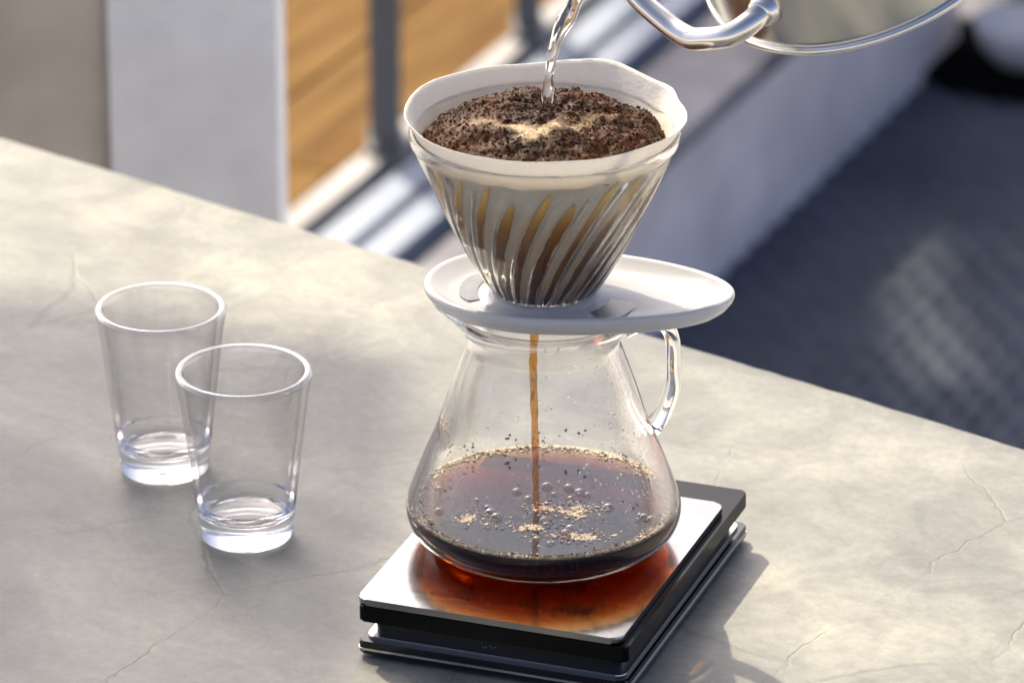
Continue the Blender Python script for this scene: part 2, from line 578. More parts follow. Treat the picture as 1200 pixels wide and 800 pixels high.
# ------------------------------------------------------------------ ground and background structure
FL = -0.90        # lower floor
PT = -0.73        # raised floor
g = mesh_obj('ground', [(-120, -120, FL - 0.012), (120, -120, FL - 0.012), (120, 120, FL - 0.012), (-120, 120, FL - 0.012)], [(0, 1, 2, 3)], M['ground'], smooth=False)
tag(g, kind='structure')

u = Vector((0.40, 0.9165)); nn = Vector((u.y, -u.x))
UA = math.atan2(u.y, u.x)
def un(a, b):            # along the step, across it -> world x, y
    return u * a + nn * b
def strip(name, u0, u1, n0, n1, z0, z1, mat, parent=None, bev=0.0):
    c = un((u0 + u1) / 2, (n0 + n1) / 2)
    return box(name, (c.x, c.y, (z0 + z1) / 2), (u1 - u0, abs(n1 - n0), z1 - z0), mat, parent, bev, UA)

raised = tag(strip('raised_floor', 0.9, 2.98, -3.2, -0.842, FL - 0.01, PT - 0.02, M['step_face']), kind='structure')
nosing = strip('step_nosing', 0.9, 2.984, -0.926, -0.836, PT - 0.019, PT, M['step'], None, 0.004)
tag(nosing, kind='structure')
# oak boards of the inner floor
base = tag(strip('wooden_floor', 0.9, 2.97, -3.2, -1.068, PT - 0.0195, PT - 0.010, M['alu_dark']), kind='structure')
bi = base.matrix_basis.inverted()
for k in range(8):
    n0 = -1.071 - k * 0.112
    for j, (a, b) in enumerate(((0.92, 2.05 + 0.13 * (k % 3)), (2.053 + 0.13 * (k % 3), 2.96))):
        brd = strip('floor_board', a, b, n0 - 0.109, n0, PT - 0.0095, PT + 0.001 * (k % 2), M['wood'], None, 0.0015)
        brd.parent = base
        brd.matrix_parent_inverse = bi

# sliding door track on the raised floor
trk = empty('door_track', (un(1.9, -1.0).x, un(1.9, -1.0).y, PT - 0.019))
tag(trk, 'pale aluminium sliding door track running across the blurred background floor', 'door track')
ti = Matrix.Translation(trk.location).inverted()
for nm, n0, n1, z1, mt in (('sill', -1.066, -1.042, PT + 0.004, 'sill'), ('groove', -1.041, -1.020, PT - 0.012, 'alu_dark'),
                          ('rail', -1.019, -0.988, PT + 0.006, 'alu'), ('groove', -0.987, -0.977, PT - 0.010, 'mullion'),
                          ('rail', -0.976, -0.946, PT + 0.006, 'alu'), ('groove', -0.945, -0.928, PT - 0.012, 'alu_dark')):
    s = strip(nm, 0.92, 2.95, n0, n1, PT - 0.0185, z1, M[mt], None, 0.001)
    s.parent = trk; s.matrix_parent_inverse = ti

def post(name, cx, cyy, z0, z1, wx, wy, mat, label, cat, rz=0):
    e = empty(name, (cx, cyy, z0), rz)
    tag(e, label, cat)
    box('shaft', (0, 0, (z1 - z0) / 2 + 0.006), (wx, wy, z1 - z0 - 0.012), mat, e, 0.002)
    box('base_plate', (0, 0, 0.003), (wx * 1.0 + 0.006, wy * 1.0 + 0.006, 0.0055), mat, e, 0.001)
    return e
p = un(2.118, -1.055)
post('door_frame', p.x, p.y, PT + 0.0045, 0.75, 0.026, 0.05, M['mullion'], 'slate grey door frame post standing left of the dripper in the background', 'door frame')
p = un(2.42, -1.055)
post('door_frame', p.x, p.y, PT + 0.0045, 0.75, 0.022, 0.05, M['mullion'], 'slate grey door frame post half hidden behind the pouring water', 'door frame')
post('pillar', -0.2000, 1.06, FL - 0.010, 0.35, 0.0985, 0.12, M['post'], 'pale grey square pillar just beyond the far table edge', 'pillar')
wl = empty('low_wall', (-1.0, 1.47, FL - 0.010))
tag(wl, 'taupe rendered wall at the left edge behind the table', 'wall')
box('render', (0.0, 0, 0.55), (1.44, 0.12, 1.098), M['taupe'], wl, 0.002)
box('corner_trim', (0.7235, -0.02, 0.55), (0.006, 0.10, 1.096), M['mullion'], wl, 0.001)

# navy woven rug on the lower floor, ribbed
def make_rug():
    V, F = [], []
    n0, n1, u0, u1 = -0.843, 0.05, 1.3, 3.2
    na, nb = 290, 330
    for i in range(nb + 1):
        for j in range(na + 1):
            a = u0 + (u1 - u0) * i / nb; b = n0 + (n1 - n0) * j / na
            q = un(a, b)
            colm = math.floor(b / 0.019)
            ridge = abs(math.sin(math.pi * b / 0.019)) ** 0.6
            knot = 0.5 + 0.5 * math.sin(2 * math.pi * (a / 0.046 + 0.37 * (colm % 2)))
            z = FL - 0.010 + 0.0120 * ridge * (0.35 + 0.65 * knot)
            V.append((q.x, q.y, z))
    for i in range(nb):
        for j in range(na):
            k = i * (na + 1) + j
            F.append((k, k + 1, k + na + 2, k + na + 1))
    o = mesh_obj('rug', V, F, M['rug'])
    return tag(o, 'dark navy ribbed woven rug on the floor right of the step', 'rug')
make_rug()

cb = empty('cabinet', (un(3.22, -0.60).x, un(3.22, -0.60).y, FL - 0.010), UA)
tag(cb, 'black low cabinet in the far top right corner', 'cabinet')
box('carcass', (0.12, 0, 0.22), (0.24, 0.62, 0.40), M['dark_cabinet'], cb, 0.003)
box('plinth', (0.125, 0, 0.01), (0.22, 0.58, 0.018), M['dark_cabinet'], cb, 0.001)
disc = slab('floor_disc', [(0.115 * math.cos(R(a)), 0.115 * math.sin(R(a))) for a in range(0, 360, 8)], 0, 0.008, M['disc_black'], None, 0.002)  # flat matt black disc beneath the bowl
disc.location = (0.488, 3.028, FL)
tag(disc, 'round black tray on the rug under the white bowl', 'disc')
bw = lathe('bowl', [(0, 0.0), (0.022, 0.0), (0.026, 0.003), (0.040, 0.020), (0.048, 0.045), (0.0465, 0.0455), (0.038, 0.022), (0.022, 0.006), (0, 0.005)], M['white_ceramic'], None, 48)
bw.location = (0.476, 2.998, FL + 0.008)
tag(bw, 'white round bowl cut off by the right edge, far background', 'bowl')

# added shade caster, out of view, cut to shade the table's near left half
H = 1.7
sh = Vector((-SUN_A * H, -SUN_B * H))
poly = [(-1.25, 0.43), (-0.30, 0.335), (-0.15, 0.300), (-0.055, 0.245), (-0.060, 0.05), (-0.078, -0.15), (-0.20, -1.0), (-1.25, -1.0)]
caster = slab('shade_caster', [(x + sh.x, y + sh.y) for x, y in poly], H, H + 0.004, M['canvas'])
tag(caster, 'added shade sail stretched above the table, out of frame', 'shade sail')

# added sun blocker above the rug, unseen; its slot shapes the sun patch
H2 = 2.2
sh2 = Vector((-SUN_A * H2, -SUN_B * H2))
outer = [(0.16, 1.75), (1.5, 1.75), (1.5, 3.6), (0.16, 3.6)]
inner = [(0.318, 2.28), (0.378, 2.28), (0.358, 2.68), (0.298, 2.68)]
V, F = [], []
for z in (FL + H2, FL + H2 + 0.01):
    for x, y in outer + inner:
        V.append((x + sh2.x, y + sh2.y, z))
for i in range(4):
    j = (i + 1) % 4
    F += [(i, j, 4 + j, 4 + i), (8 + i, 8 + j, 12 + j, 12 + i), (i, j, 8 + j, 8 + i), (4 + i, 4 + j, 12 + j, 12 + i)]
blk = mesh_obj('blocker', V, F, M['canvas_dark'], smooth=False)
tag(blk, 'added grey sun awning with a slot high above the rug, out of frame', 'blocker')

# ------------------------------------------------------------------ concrete table
tab = empty('concrete_table', (-0.03, 0.335, FL - 0.010), R(-38.0))
tag(tab, 'broad grey concrete table carrying the scale and the glasses', 'table')
def make_top():
    out = []
    L, Dp = 1.1, 0.85
    x = L
    pts_far = []
    n = 260
    for i in range(n + 1):
        xx = L - 2 * L * i / n
        yy = 0.0007 * noise.noise(Vector((xx * 28, 0.3, 0))) + 0.0010 * noise.noise(Vector((xx * 110, 1.3, 0)))
        pts_far.append((xx, yy))
    out = pts_far + [(-L, -Dp), (L, -Dp)]
    o = slab('tabletop', out, 0.855, 0.910, M['table'], tab, 0.0025, 2)
    return o
make_top()
box('pedestal', (0.0, -0.42, 0.4274), (1.3, 0.4, 0.8545), M['table'], tab, 0.004)

# ------------------------------------------------------------------ coffee scale
SA = R(-19.7)
scale = empty('coffee_scale', (0.0000, -0.0095, 0.0), SA)
tag(scale, 'black coffee scale with steel weighing plate under the carafe', 'scale')
PW, PD = 0.113, 0.136
slab('weighing_plate', rounded_rect(PW, PD, 0.0045, 8), 0.0232, 0.0260, M['plate'], scale, 0.0007, 2)
def shifted(pts, dx, dy): return [(x + dx, y + dy) for x, y in pts]
BW, BD = 0.1150, 0.1580
slab('upper_body', shifted(rounded_rect(BW, BD, 0.0022), 0.0020, 0.0108), 0.0160, 0.0228, M['black'], scale, 0.0008, 2)
slab('waist', shifted(rounded_rect(BW - 0.010, BD - 0.010, 0.004), 0.0020, 0.0108), 0.0062, 0.0162, M['grey_plastic'], scale)
slab('lower_body', shifted(rounded_rect(BW, BD + 0.001, 0.0022), 0.0020, 0.0108), 0.0020, 0.0075, M['black_gloss'], scale, 0.0010, 2)
slab('trim_band', shifted(rounded_rect(BW - 0.0045, BD - 0.0045, 0.004), 0.0020, 0.0108), 0.0073, 0.0089, M['steel'], scale, 0.0005, 2)
slab('edge_glint', shifted(rounded_rect(BW + 0.0008, BD + 0.0018, 0.0024), 0.0020, 0.0108), 0.0036, 0.0046, M['steel'], scale, 0.0003, 1)  # steel strip added to draw the bright glint along the chamfer
for sx in (-1, 1):
    for sy in (-1, 1):
        f = lathe('foot', [(0, 0.0), (0.006, 0.0), (0.0065, 0.0005), (0.0065, 0.0022), (0, 0.0022)], M['grey_plastic'], scale, 20)
        f.location = (0.0012 + sx * 0.048, 0.0108 + sy * 0.069, 0)

V, F = [], []
for x0, z0, x1, z1 in ((-0.004, 0.0128, -0.0036, 0.0100), (-0.0036, 0.0100, -0.0018, 0.0108), (-0.0010, 0.0118, 0.0004, 0.0106), (0.0004, 0.0106, 0.0024, 0.0114)):
    o_ = len(V); yv = 0.0108 - (BD - 0.010) / 2 - 0.0003
    V += [(x0, yv, z0), (x1, yv, z1), (x1 + 0.0001, yv, z1 + 0.0005), (x0 + 0.0001, yv, z0 + 0.0005)]
    F.append((o_, o_ + 1, o_ + 2, o_ + 3))
mesh_obj('front_mark', V, F, simple('mark_grey', (0.10, 0.10, 0.11), 0.5), scale, smooth=False)

# ------------------------------------------------------------------ carafe
ZP = 0.026
def offset_profile(pr, th):
    out = []
    for i, q in enumerate(pr):
        a = pr[max(i - 1, 0)]; b = pr[min(i + 1, len(pr) - 1)]
        t = Vector((b[0] - a[0], b[1] - a[1])).normalized()
        nrm = Vector((-t.y, t.x))       # to the left of travel = inside when going up on +r side
        out.append((max(q[0] + nrm.x * th, 0.0), q[1] + nrm.y * th))
    return out
cp = [(0.0, 0.0008), (0.020, 0.0003), (0.036, 0.0000), (0.0435, 0.0009), (0.0498, 0.0036), (0.0543, 0.0082), (0.0564, 0.0135), (0.0562, 0.0190), (0.0530, 0.0285),
      (0.0487, 0.0395), (0.0440, 0.0510), (0.0380, 0.0690), (0.0328, 0.0835), (0.0312, 0.0890), (0.0318, 0.0935), (0.0342, 0.0982), (0.0375, 0.1025)]
cps = [(max(v.x, 0), v.y) for v in smooth_path([(a, b, 0) for a, b in cp], 5)]
cps[0] = (0.0, cps[0][1])
TH = 0.0019
inn = offset_profile(cps, TH)
inn[0] = (0.0, inn[0][1])
SPA = R(-97)
def spoutfn(a, r, z):
    k = max(0.0, (z - 0.089) / (0.1025 - 0.089))
    d = (a - SPA + math.pi) % (2 * math.pi) - math.pi
    push = 0.0075 * k ** 1.3 * math.exp(-(d / 0.33) ** 2)
    rr = r + push
    return Vector((rr * math.sin(a), -rr * math.cos(a), z + 0.0015 * k * math.exp(-(d / 0.33) ** 2)))
rim_mid = (cps[-1][0] - 0.0003, cps[-1][1] + 0.0010)
rim_in = (inn[-1][0] + 0.0003, inn[-1][1] + 0.0012)
LV = 0.0165
prof = cps + [rim_mid, ((rim_mid[0] + rim_in[0]) / 2, rim_mid[1] + 0.0006), rim_in] + [q for q in inn[::-1] if q[1] > LV + 0.0004]
car = empty('glass_carafe', (0, 0, ZP + 0.0003))
tag(car, 'clear glass carafe with handle holding dark coffee on the scale', 'carafe')
lathe('body', prof, M['glass'], car, 128, spoutfn)
hp = smooth_path([(0.0330, 0, 0.0930), (0.0420, 0, 0.0965), (0.0490, 0, 0.0945), (0.0525, 0, 0.0880), (0.0532, 0, 0.0780), (0.0530, 0, 0.0670), (0.0495, 0, 0.0560), (0.0450, 0, 0.0485)], 8)
V, F = tube_data(hp, [0.0030 + 0.0008 * abs(i / (len(hp) - 1) - 0.5) for i in range(len(hp))], 20, 2.0, Vector((0, 1, 0)))
ho = mesh_obj('handle', V, F, M['handle_glass'], car)
ho.rotation_euler = (0, 0, R(6))

def inner_r(z):
    for (r0, z0), (r1, z1) in zip(inn[:-1], inn[1:]):
        if z0 <= z <= z1 and z1 > z0:
            return r0 + (r1 - r0) * (z - z0) / (z1 - z0)
    return inn[-1][0]

def blob_mesh(name, items, mat, parent, sub=1):
    """items: (centre, radius, normal-squash axis or None, squash)"""
    tb = bmesh.new(); bmesh.ops.create_icosphere(tb, subdivisions=sub, radius=1)
    tv = [v.co.copy() for v in tb.verts]; tf = [tuple(v.index for v in f.verts) for f in tb.faces]; tb.free()
    V, F = [], []
    for c, r, ax, sq in items:
        o = len(V)
        for v in tv:
            q = v * r
            if ax is not None:
                q = q - ax * (q.dot(ax) * (1 - sq))
            V.append(c + q)
        F += [tuple(i + o for i in f) for f in tf]
    return mesh_obj(name, V, F, mat, parent)

# condensation on the inner wall
items = []
for k in range(420):
    z = 0.030 + 0.058 * rnd.random()
    a = R(rnd.gauss(58, 16)) if k % 3 else R(rnd.uniform(-180, 180))
    r = inner_r(z) + 0.00002
    ax = Vector((math.sin(a), -math.cos(a), 0.35)).normalized()
    items.append((Vector((r * math.sin(a), -r * math.cos(a), z)), rnd.uniform(0.00018, 0.0007), ax, 0.45))
cond = blob_mesh('condensation', items, M['water'], car)
cond['kind'] = 'stuff'

# ------------------------------------------------------------------ brewed coffee in the carafe
cof = empty('brewed_coffee', (0, 0, ZP + 0.0003))
tag(cof, 'dark brewed coffee with a foamy edge in the bottom of the carafe', 'coffee')
lp = [(0.0, inn[0][1])]
for r, z in inn[1:]:
    if z < LV - 0.0002 and r > 0.0002: lp.append((r, z))
zt_ = min(z for r, z in inn if z > LV + 0.0004)
re = inner_r(zt_) + 0.00003
nwall = len(lp)
lp += [(re, zt_ + 0.0002), (re - 0.0006, LV + 0.0005), (re - 0.0020, LV + 0.0001), (re - 0.006, LV), (re * 0.5, LV), (0.0, LV)]
lq = lathe('liquid', lp, M['coffee'], cof, 128)
items = []
ri = inner_r(LV)
for k in range(3400):
    a = rnd.uniform(0, 2 * math.pi)
    d = abs(rnd.gauss(0, 0.0011)) + 0.0002
    if rnd.random() < 0.12: d += rnd.random() * 0.004
    s = rnd.uniform(0.00025, 0.00075) * (1.5 if rnd.random() < 0.08 else 1)
    r = ri - d
    items.append((Vector((r * math.sin(a), -r * math.cos(a), LV + 0.0002 + max(0, 0.0007 - d * 0.4))), s, Vector((0, 0, 1)), 0.75))
for cx, cyy, sx, sy, n in ((0.012, -0.033, 0.010, 0.0045, 200), (0.013, -0.008, 0.007, 0.006, 190), (-0.006, -0.024, 0.007, 0.002, 60), (0.0, -0.006, 0.004, 0.004, 80), (0.0, 0.0, 0.024, 0.022, 16), (-0.030, -0.016, 0.005, 0.006, 60)):
    for k in range(n):
        x = rnd.gauss(cx, sx); y = rnd.gauss(cyy, sy)
        if math.hypot(x, y) < ri - 0.001:
            big = rnd.random() < 0.012
            items.append((Vector((x, y, LV + (0.00005 if big else 0.0001))), rnd.uniform(0.0014, 0.0026) if big else rnd.uniform(0.0002, 0.00075), Vector((0, 0, 1)), 0.10 if big else 0.6))
def ring_fn(a, r, z):
    q = 0.0009 * noise.noise(Vector((math.cos(a) * 9, math.sin(a) * 9, 2.2))) + 0.0006 * noise.noise(Vector((math.cos(a) * 31, math.sin(a) * 31, 5.2)))
    rr_ = r + q * (1 if r < ri - 0.0008 else 0)
    return Vector((rr_ * math.sin(a), -rr_ * math.cos(a), z))
lathe('foam_ring', [(ri - 0.0020, LV + 0.00012), (ri - 0.0016, LV + 0.0004), (ri - 0.0009, LV + 0.0008), (ri - 0.0002, LV + 0.0014), (ri - 0.0002, LV + 0.0001)], M['foam_pad'], cof, 256, ring_fn)
V, F, idx, st = [], [], {}, 0.0005
def fv(i, j):
    if (i, j) not in idx:
        idx[(i, j)] = len(V)
        x, y = i * st, j * st
        V.append((x, y, LV + 0.00018 + 0.00022 * noise.noise(Vector((x * 420, y * 420, 0.4)))))
    return idx[(i, j)]
for i in range(-104, 104):
    for j in range(-104, 104):
        x, y = (i + 0.5) * st, (j + 0.5) * st
        if math.hypot(x, y) > ri - 0.003: continue
        d_ = 0.0
        for cx, cyy, sx, sy in ((0.012, -0.033, 0.013, 0.006), (0.013, -0.008, 0.009, 0.008), (-0.006, -0.024, 0.010, 0.003), (0.0, -0.006, 0.005, 0.005), (-0.030, -0.016, 0.005, 0.006)):
            d_ = max(d_, math.exp(-((x - cx) / sx) ** 2 - ((y - cyy) / sy) ** 2))
        v_ = noise.noise(Vector((x * 150, y * 200, 3.3))) + 0.6 * noise.noise(Vector((x * 420, y * 420, 8.1))) + 0.35 * noise.noise(Vector((x * 1000, y * 1000, 1.1)))
        if v_ > 1.25 - 1.45 * d_:
            F.append((fv(i, j), fv(i + 1, j), fv(i + 1, j + 1), fv(i, j + 1)))
fp = mesh_obj('foam_patch', V, F, M['foam_pad'], cof)
fp['kind'] = 'stuff'
fo = blob_mesh('foam', items, M['foam'], cof)
fo['kind'] = 'stuff'
# larger clear bubbles
V, F = [], []
for k in range(34):
    cx, cyy, sp_ = rnd.choice(((0.016, -0.010, 0.010), (0.010, -0.028, 0.010), (-0.026, -0.014, 0.009), (0.030, -0.016, 0.007), (-0.010, 0.010, 0.014)))
    x, y = rnd.gauss(cx, sp_), rnd.gauss(cyy, sp_ * 0.8)
    if math.hypot(x, y) > ri - 0.004: continue
    rb = rnd.uniform(0.0008, 0.0026)
    v_, f_ = lathe_data([(rb * math.cos(R(e_)), rb * 0.75 * math.sin(R(e_))) if e_ < 90 else (0.0, rb * 0.75) for e_ in (0, 18, 36, 54, 72, 90)], 20)
    o_ = len(V)
    V += [q + Vector((x, y, LV + 0.0002)) for q in v_]
    F += [tuple(i + o_ for i in q) for q in f_]
bb = mesh_obj('bubbles', V, F, M['bubble'], cof)
bb['kind'] = 'stuff'
items = []
for k in range(420):
    z = LV + 0.0015 + abs(rnd.gauss(0, 0.0075))
    a = rnd.uniform(0, 2 * math.pi)
    if math.cos(a) > 0.2 and z > LV + 0.003: continue
    if noise.noise(Vector((a * 2.6, z * 110, 4.0))) < 0.12: continue
    r = inner_r(z) + 0.00005
    ax = Vector((math.sin(a), -math.cos(a), 0.35)).normalized()
    items.append((Vector((r * math.sin(a), -r * math.cos(a), z)), rnd.uniform(0.0002, 0.0009), ax, 0.4))
dr = blob_mesh('wall_droplets', items, M['droplet'], cof)
dr['kind'] = 'stuff'

# thin stream falling from the dripper
sp = smooth_path([(-0.0040, -0.004, 0.1195), (-0.0044, -0.004, 0.105), (-0.0038, -0.004, 0.085), (-0.0034, -0.004, 0.065), (-0.0030, -0.004, ZP + LV + 0.0005)], 14)
rr = [0.0016 * (1 + 0.05 * math.sin(i * 0.55) + 0.22 * noise.noise(Vector((i * 0.31, 0, 0)))) * (0.8 + 0.25 * (1 - i / len(sp))) for i in range(len(sp))]
V, F = tube_data(sp, rr, 14, 1.0, Vector((0, 1, 0)), lambda i, a: 1 + 0.18 * noise.noise(Vector((math.cos(a), math.sin(a), i * 0.25))))
tag(mesh_obj('coffee_stream', V, F, M['stream']), 'thin amber stream of coffee falling from dripper into carafe', 'coffee')

# ------------------------------------------------------------------ dripper
dp = empty('coffee_dripper', (0, 0, 0.1325))
tag(dp, 'ribbed glass cone dripper on a white oval saucer above the carafe', 'dripper')
Z0, Z1 = 0.1380, 0.2080
def cone_r(z):
    t = max(0.0, min(1.0, (z - Z0) / (Z1 - 0.004 - Z0)))
    return 0.0198 + (0.0535 - 0.0198) * t ** 0.80
NR = 24
def twist(z):
    t = max(0, min(1, (z - Z0) / (Z1 - Z0)))
    return R(-38) * (1 - t)
def rib(phi, z):
    c = 0.5 + 0.5 * math.cos(NR * (phi - twist(z)))
    return c ** 2.4
dz = dp.location.z
def cone_outer(a, r, z):
    k = min(1, max(0, (0.2035 - z) / 0.006))
    rr_ = r + 0.0007 * k * (rib(a, z) - 0.5)
    return Vector((rr_ * math.sin(a), -rr_ * math.cos(a), z - dz))
def cone_inner(a, r, z):
    k = min(1, max(0, (0.2010 - z) / 0.008))
    rr_ = r - 0.0010 * k * rib(a, z)
    return Vector((rr_ * math.sin(a), -rr_ * math.cos(a), z - dz))
def make_cone():
    seg = 320
    zs = [Z0 + (Z1 - 0.0012 - Z0) * i / 44 for i in range(45)]
    V, F, rows = [], [], []
    def ring(fn, r, z):
        rows.append([len(V) + i for i in range(seg)])
        for i in range(seg):
            V.append(fn(2 * math.pi * i / seg, r, z))
    for z in zs:
        lip = 0.0009 if z > 0.2030 else 0.0
        ring(cone_outer, cone_r(z) + lip, z)
    ring(cone_outer, cone_r(Z1) + 0.0004, Z1 - 0.0003)
    ring(cone_outer, cone_r(Z1) - 0.0010, Z1)
    ring(cone_outer, cone_r(Z1) - 0.0019, Z1 - 0.0004)
    for z in zs[::-1]:
        ring(cone_inner, cone_r(z) - 0.0020, z)
    n = len(rows)
    for k in range(n):
        a, b = rows[k], rows[(k + 1) % n]
        for i in range(seg):
            j = (i + 1) % seg
            F.append((a[i], a[j], b[j], b[i]))
    return mesh_obj('glass_cone', V, F, M['cone'], dp)
make_cone()

# saucer: an oval dish with a pointed grip to the right
def oval(k, a, inset=0.0):
    c, s = math.cos(a), math.sin(a)
    ax_ = (0.0775 if c > 0 else 0.0490) - inset
    ay_ = 0.0385 - inset * 0.9
    s2 = s * (1 - 0.10 * max(0, c))
    return Vector((c * ax_, math.copysign(abs(s2) ** 0.96, s2) * ay_))
def ring_mesh(name, rings, mat, parent, seg=128, closed=True):
    V, F, rows = [], [], []
    for f in rings:
        rows.append([len(V) + i for i in range(seg)])
        for i in range(seg):
            V.append(f(2 * math.pi * i / seg))
    n = len(rows)
    for k in range(n if closed else n - 1):
        a, b = rows[k], rows[(k + 1) % n]
        for i in range(seg):
            j = (i + 1) % seg
            F.append((a[i], a[j], b[j], b[i]))
    return mesh_obj(name, V, F, mat, parent)
def ovz(inset, z): return lambda a: Vector((*oval(0, a, inset), z - dz))
def cir(r, z): return lambda a: Vector((r * math.cos(a), r * math.sin(a), z - dz))
SR = R(-8)
saucer = ring_mesh('saucer', [
    cir(0.0182, 0.1385), cir(0.0192, 0.1390), cir(0.0215, 0.1388), cir(0.0228, 0.1378), cir(0.0238, 0.1368), ovz(0.0150, 0.1364), ovz(0.0085, 0.1372), ovz(0.0035, 0.1404), ovz(0.0022, 0.1410), ovz(0.0010, 0.1410),
    ovz(0.0002, 0.1404), ovz(0.0000, 0.1392), ovz(0.0006, 0.1376), ovz(0.0028, 0.1347), ovz(0.0062, 0.1322), ovz(0.0105, 0.1311), cir(0.0265, 0.1311), cir(0.0245, 0.1325), cir(0.0182, 0.1340)], M['white_plastic'], dp)
saucer.rotation_euler = (0, 0, SR)
# recessed windows in the saucer floor, and the collar that drops into the carafe neck
for a0, a1, r0, r1 in ((150, 205, 0.0270, 0.0345), (318, 352, 0.0280, 0.0400)):
    V, F = [], []
    n = 16
    for i in range(n + 1):
        a = R(a0 + (a1 - a0) * i / n)
        e = 1 - abs(2 * i / n - 1) ** 4 * 0.35
        for r in (r0, r0 + (r1 - r0) * e):
            V.append((r * math.cos(a), r * math.sin(a), 0.13655 - dz + 0.00045))
    for i in range(n):
        F.append((2 * i, 2 * i + 1, 2 * i + 3, 2 * i + 2))
    s = mesh_obj('window', V, F, M['slot'], saucer)
ring_mesh('collar', [cir(0.0272, 0.1318), cir(0.0268, 0.1215), cir(0.0256, 0.1208), cir(0.0250, 0.1215), cir(0.0252, 0.1318)], M['glass'], dp)

# ------------------------------------------------------------------ paper filter
pf = empty('paper_filter', (0, 0, 0.1400))
tag(pf, 'white paper filter standing above the rim of the glass dripper', 'paper filter')
def paper_r(z):
    if z <= 0.2010:
        return cone_r(z) - 0.0036
    return cone_r(0.2010) - 0.0036 + (z - 0.2010) * 0.52
def make_paper():
    seg, nz = 200, 46
    zb = 0.1400
    V, F = [], []
    def top(a):
        d = (a - R(155) + math.pi) % (2 * math.pi) - math.pi     # the folded seam at the back right
        return 0.2152 + 0.0026 * math.exp(-(d / 0.26) ** 2) + 0.0004 * math.sin(3 * a + 1) + 0.00015 * math.sin(11 * a)
    lay = []
    for side in (0, 1):
        rows = []
        for k in range(nz + 1):
            row = []
            for i in range(seg):
                a = 2 * math.pi * i / seg
                z = zb + (top(a) - zb) * k / nz
                r = paper_r(z)
                kk = max(0, (z - 0.198) / 0.018)
                # creases where the paper stands free of the glass
                d1 = (a - R(118) + math.pi) % (2 * math.pi) - math.pi
                d2 = (a - R(78) + math.pi) % (2 * math.pi) - math.pi
                r += kk * (0.0017 * math.exp(-(d1 / 0.12) ** 2) - 0.0010 * math.exp(-((d1 + 0.28) / 0.16) ** 2) + 0.0016 * math.exp(-(d2 / 0.30) ** 2))
                r += kk * (0.0002 * math.sin(5 * a + 0.7) + 0.0006 * noise.noise(Vector((math.cos(a) * 4, math.sin(a) * 4, z * 60))) + 0.00025 * noise.noise(Vector((math.cos(a) * 14, math.sin(a) * 14, z * 200))))
                if side: r -= 0.0003
                row.append(len(V)); V.append(Vector((r * math.sin(a), -r * math.cos(a), z)))
            rows.append(row)
        lay.append(rows)
    rows = lay[0] + lay[1][::-1]
    for k in range(len(rows)):
        a, b = rows[k], rows[(k + 1) % len(rows)]
        for i in range(seg):
            j = (i + 1) % seg
            F.append((a[i], a[j], b[j], b[i]))
    o = mesh_obj('paper_cone', V, F, M['paper'], pf)
    o.location = -pf.location
    return o
make_paper()
# coffee running down the channels between the ribs
for k in range(NR):
    phi0 = 2 * math.pi * (k + 0.5) / NR
    zt = 0.2005 + rnd.choice((-0.011, -0.006, -0.002, 0.0, 0.0015)) + rnd.uniform(-0.0015, 0.001)
    wk = rnd.uniform(0.8, 1.2)
    pts, rad = [], []
    for i in range(26):
        t = i / 25
        z = 0.1400 + (zt - 0.1400) * t
        a = phi0 + twist(z)
        r = cone_r(z) - 0.0025
        pts.append(Vector((r * math.sin(a), -r * math.cos(a), z)))
        wv = 0.0012 + 0.0013 * t + 0.0007 * noise.noise(Vector((k * 5.7, t * 11, 3.0))) + 0.0003 * math.sin(math.pi * t) + 0.0003 * noise.noise(Vector((k * 3.1, t * 6, 0)))
        rad.append(wk * wv * min(1, (1 - t) / 0.16 + 0.12))
    V, F = [], []
    rows = []
    for i, (q, rw) in enumerate(zip(pts, rad)):
        rdir = Vector((q.x, q.y, 0)).normalized(); tdir = Vector((-rdir.y, rdir.x, 0))
        row = []
        for m_ in range(8):
            an = 2 * math.pi * m_ / 8
            row.append(len(V)); V.append(q + tdir * rw * math.cos(an) + rdir * 0.00065 * math.sin(an))
        rows.append(row)
    for a, b in zip(rows[:-1], rows[1:]):
        for m_ in range(8):
            F.append((a[m_], a[(m_ + 1) % 8], b[(m_ + 1) % 8], b[m_]))
    F.append(tuple(rows[0][::-1])); F.append(tuple(rows[-1]))
    s = mesh_obj('coffee_streak', V, F, M['streak'], pf)
    s.location = -pf.location

# ------------------------------------------------------------------ coffee bed
cg = empty('coffee_grounds', (0, 0, 0.1500))
tag(cg, 'domed bed of wet dark coffee grounds in the paper filter', 'coffee grounds')
BZ = 0.2040
def bed_h(x, y):
    r = math.hypot(x, y) / 0.0488
    h = 0.0125 * (1 - r ** 3.2) if r < 1 else 0
    # the split that the water opens, with creamy foam
    crease = 1e9
    for p0, p1 in CR:
        d = seg_d(x + 0.005 * noise.noise(Vector((x * 110, y * 110, 7))), y + 0.005 * noise.noise(Vector((x * 110, y * 110, 17))), p0, p1)
        crease = min(crease, d)
    wd = 0.0032 + 0.0036 * math.exp(-((x + 0.006) ** 2 + (y + 0.020) ** 2) / 0.0075 ** 2)
    f = math.exp(-(crease / wd) ** 2) * (0.30 + 0.70 * math.exp(-((x + 0.004) ** 2 + (y + 0.019) ** 2) / 0.016 ** 2))
    wv = abs(noise.noise(Vector((x * 85, y * 85, 2.0)))) * 0.0050 + abs(noise.noise(Vector((x * 230, y * 230, 5.0)))) * 0.0018 + noise.noise(Vector((x * 700, y * 700, 9.0))) * 0.0007 - 0.0024
    return h - 0.0012 * f + wv * (1 - 0.8 * f), f
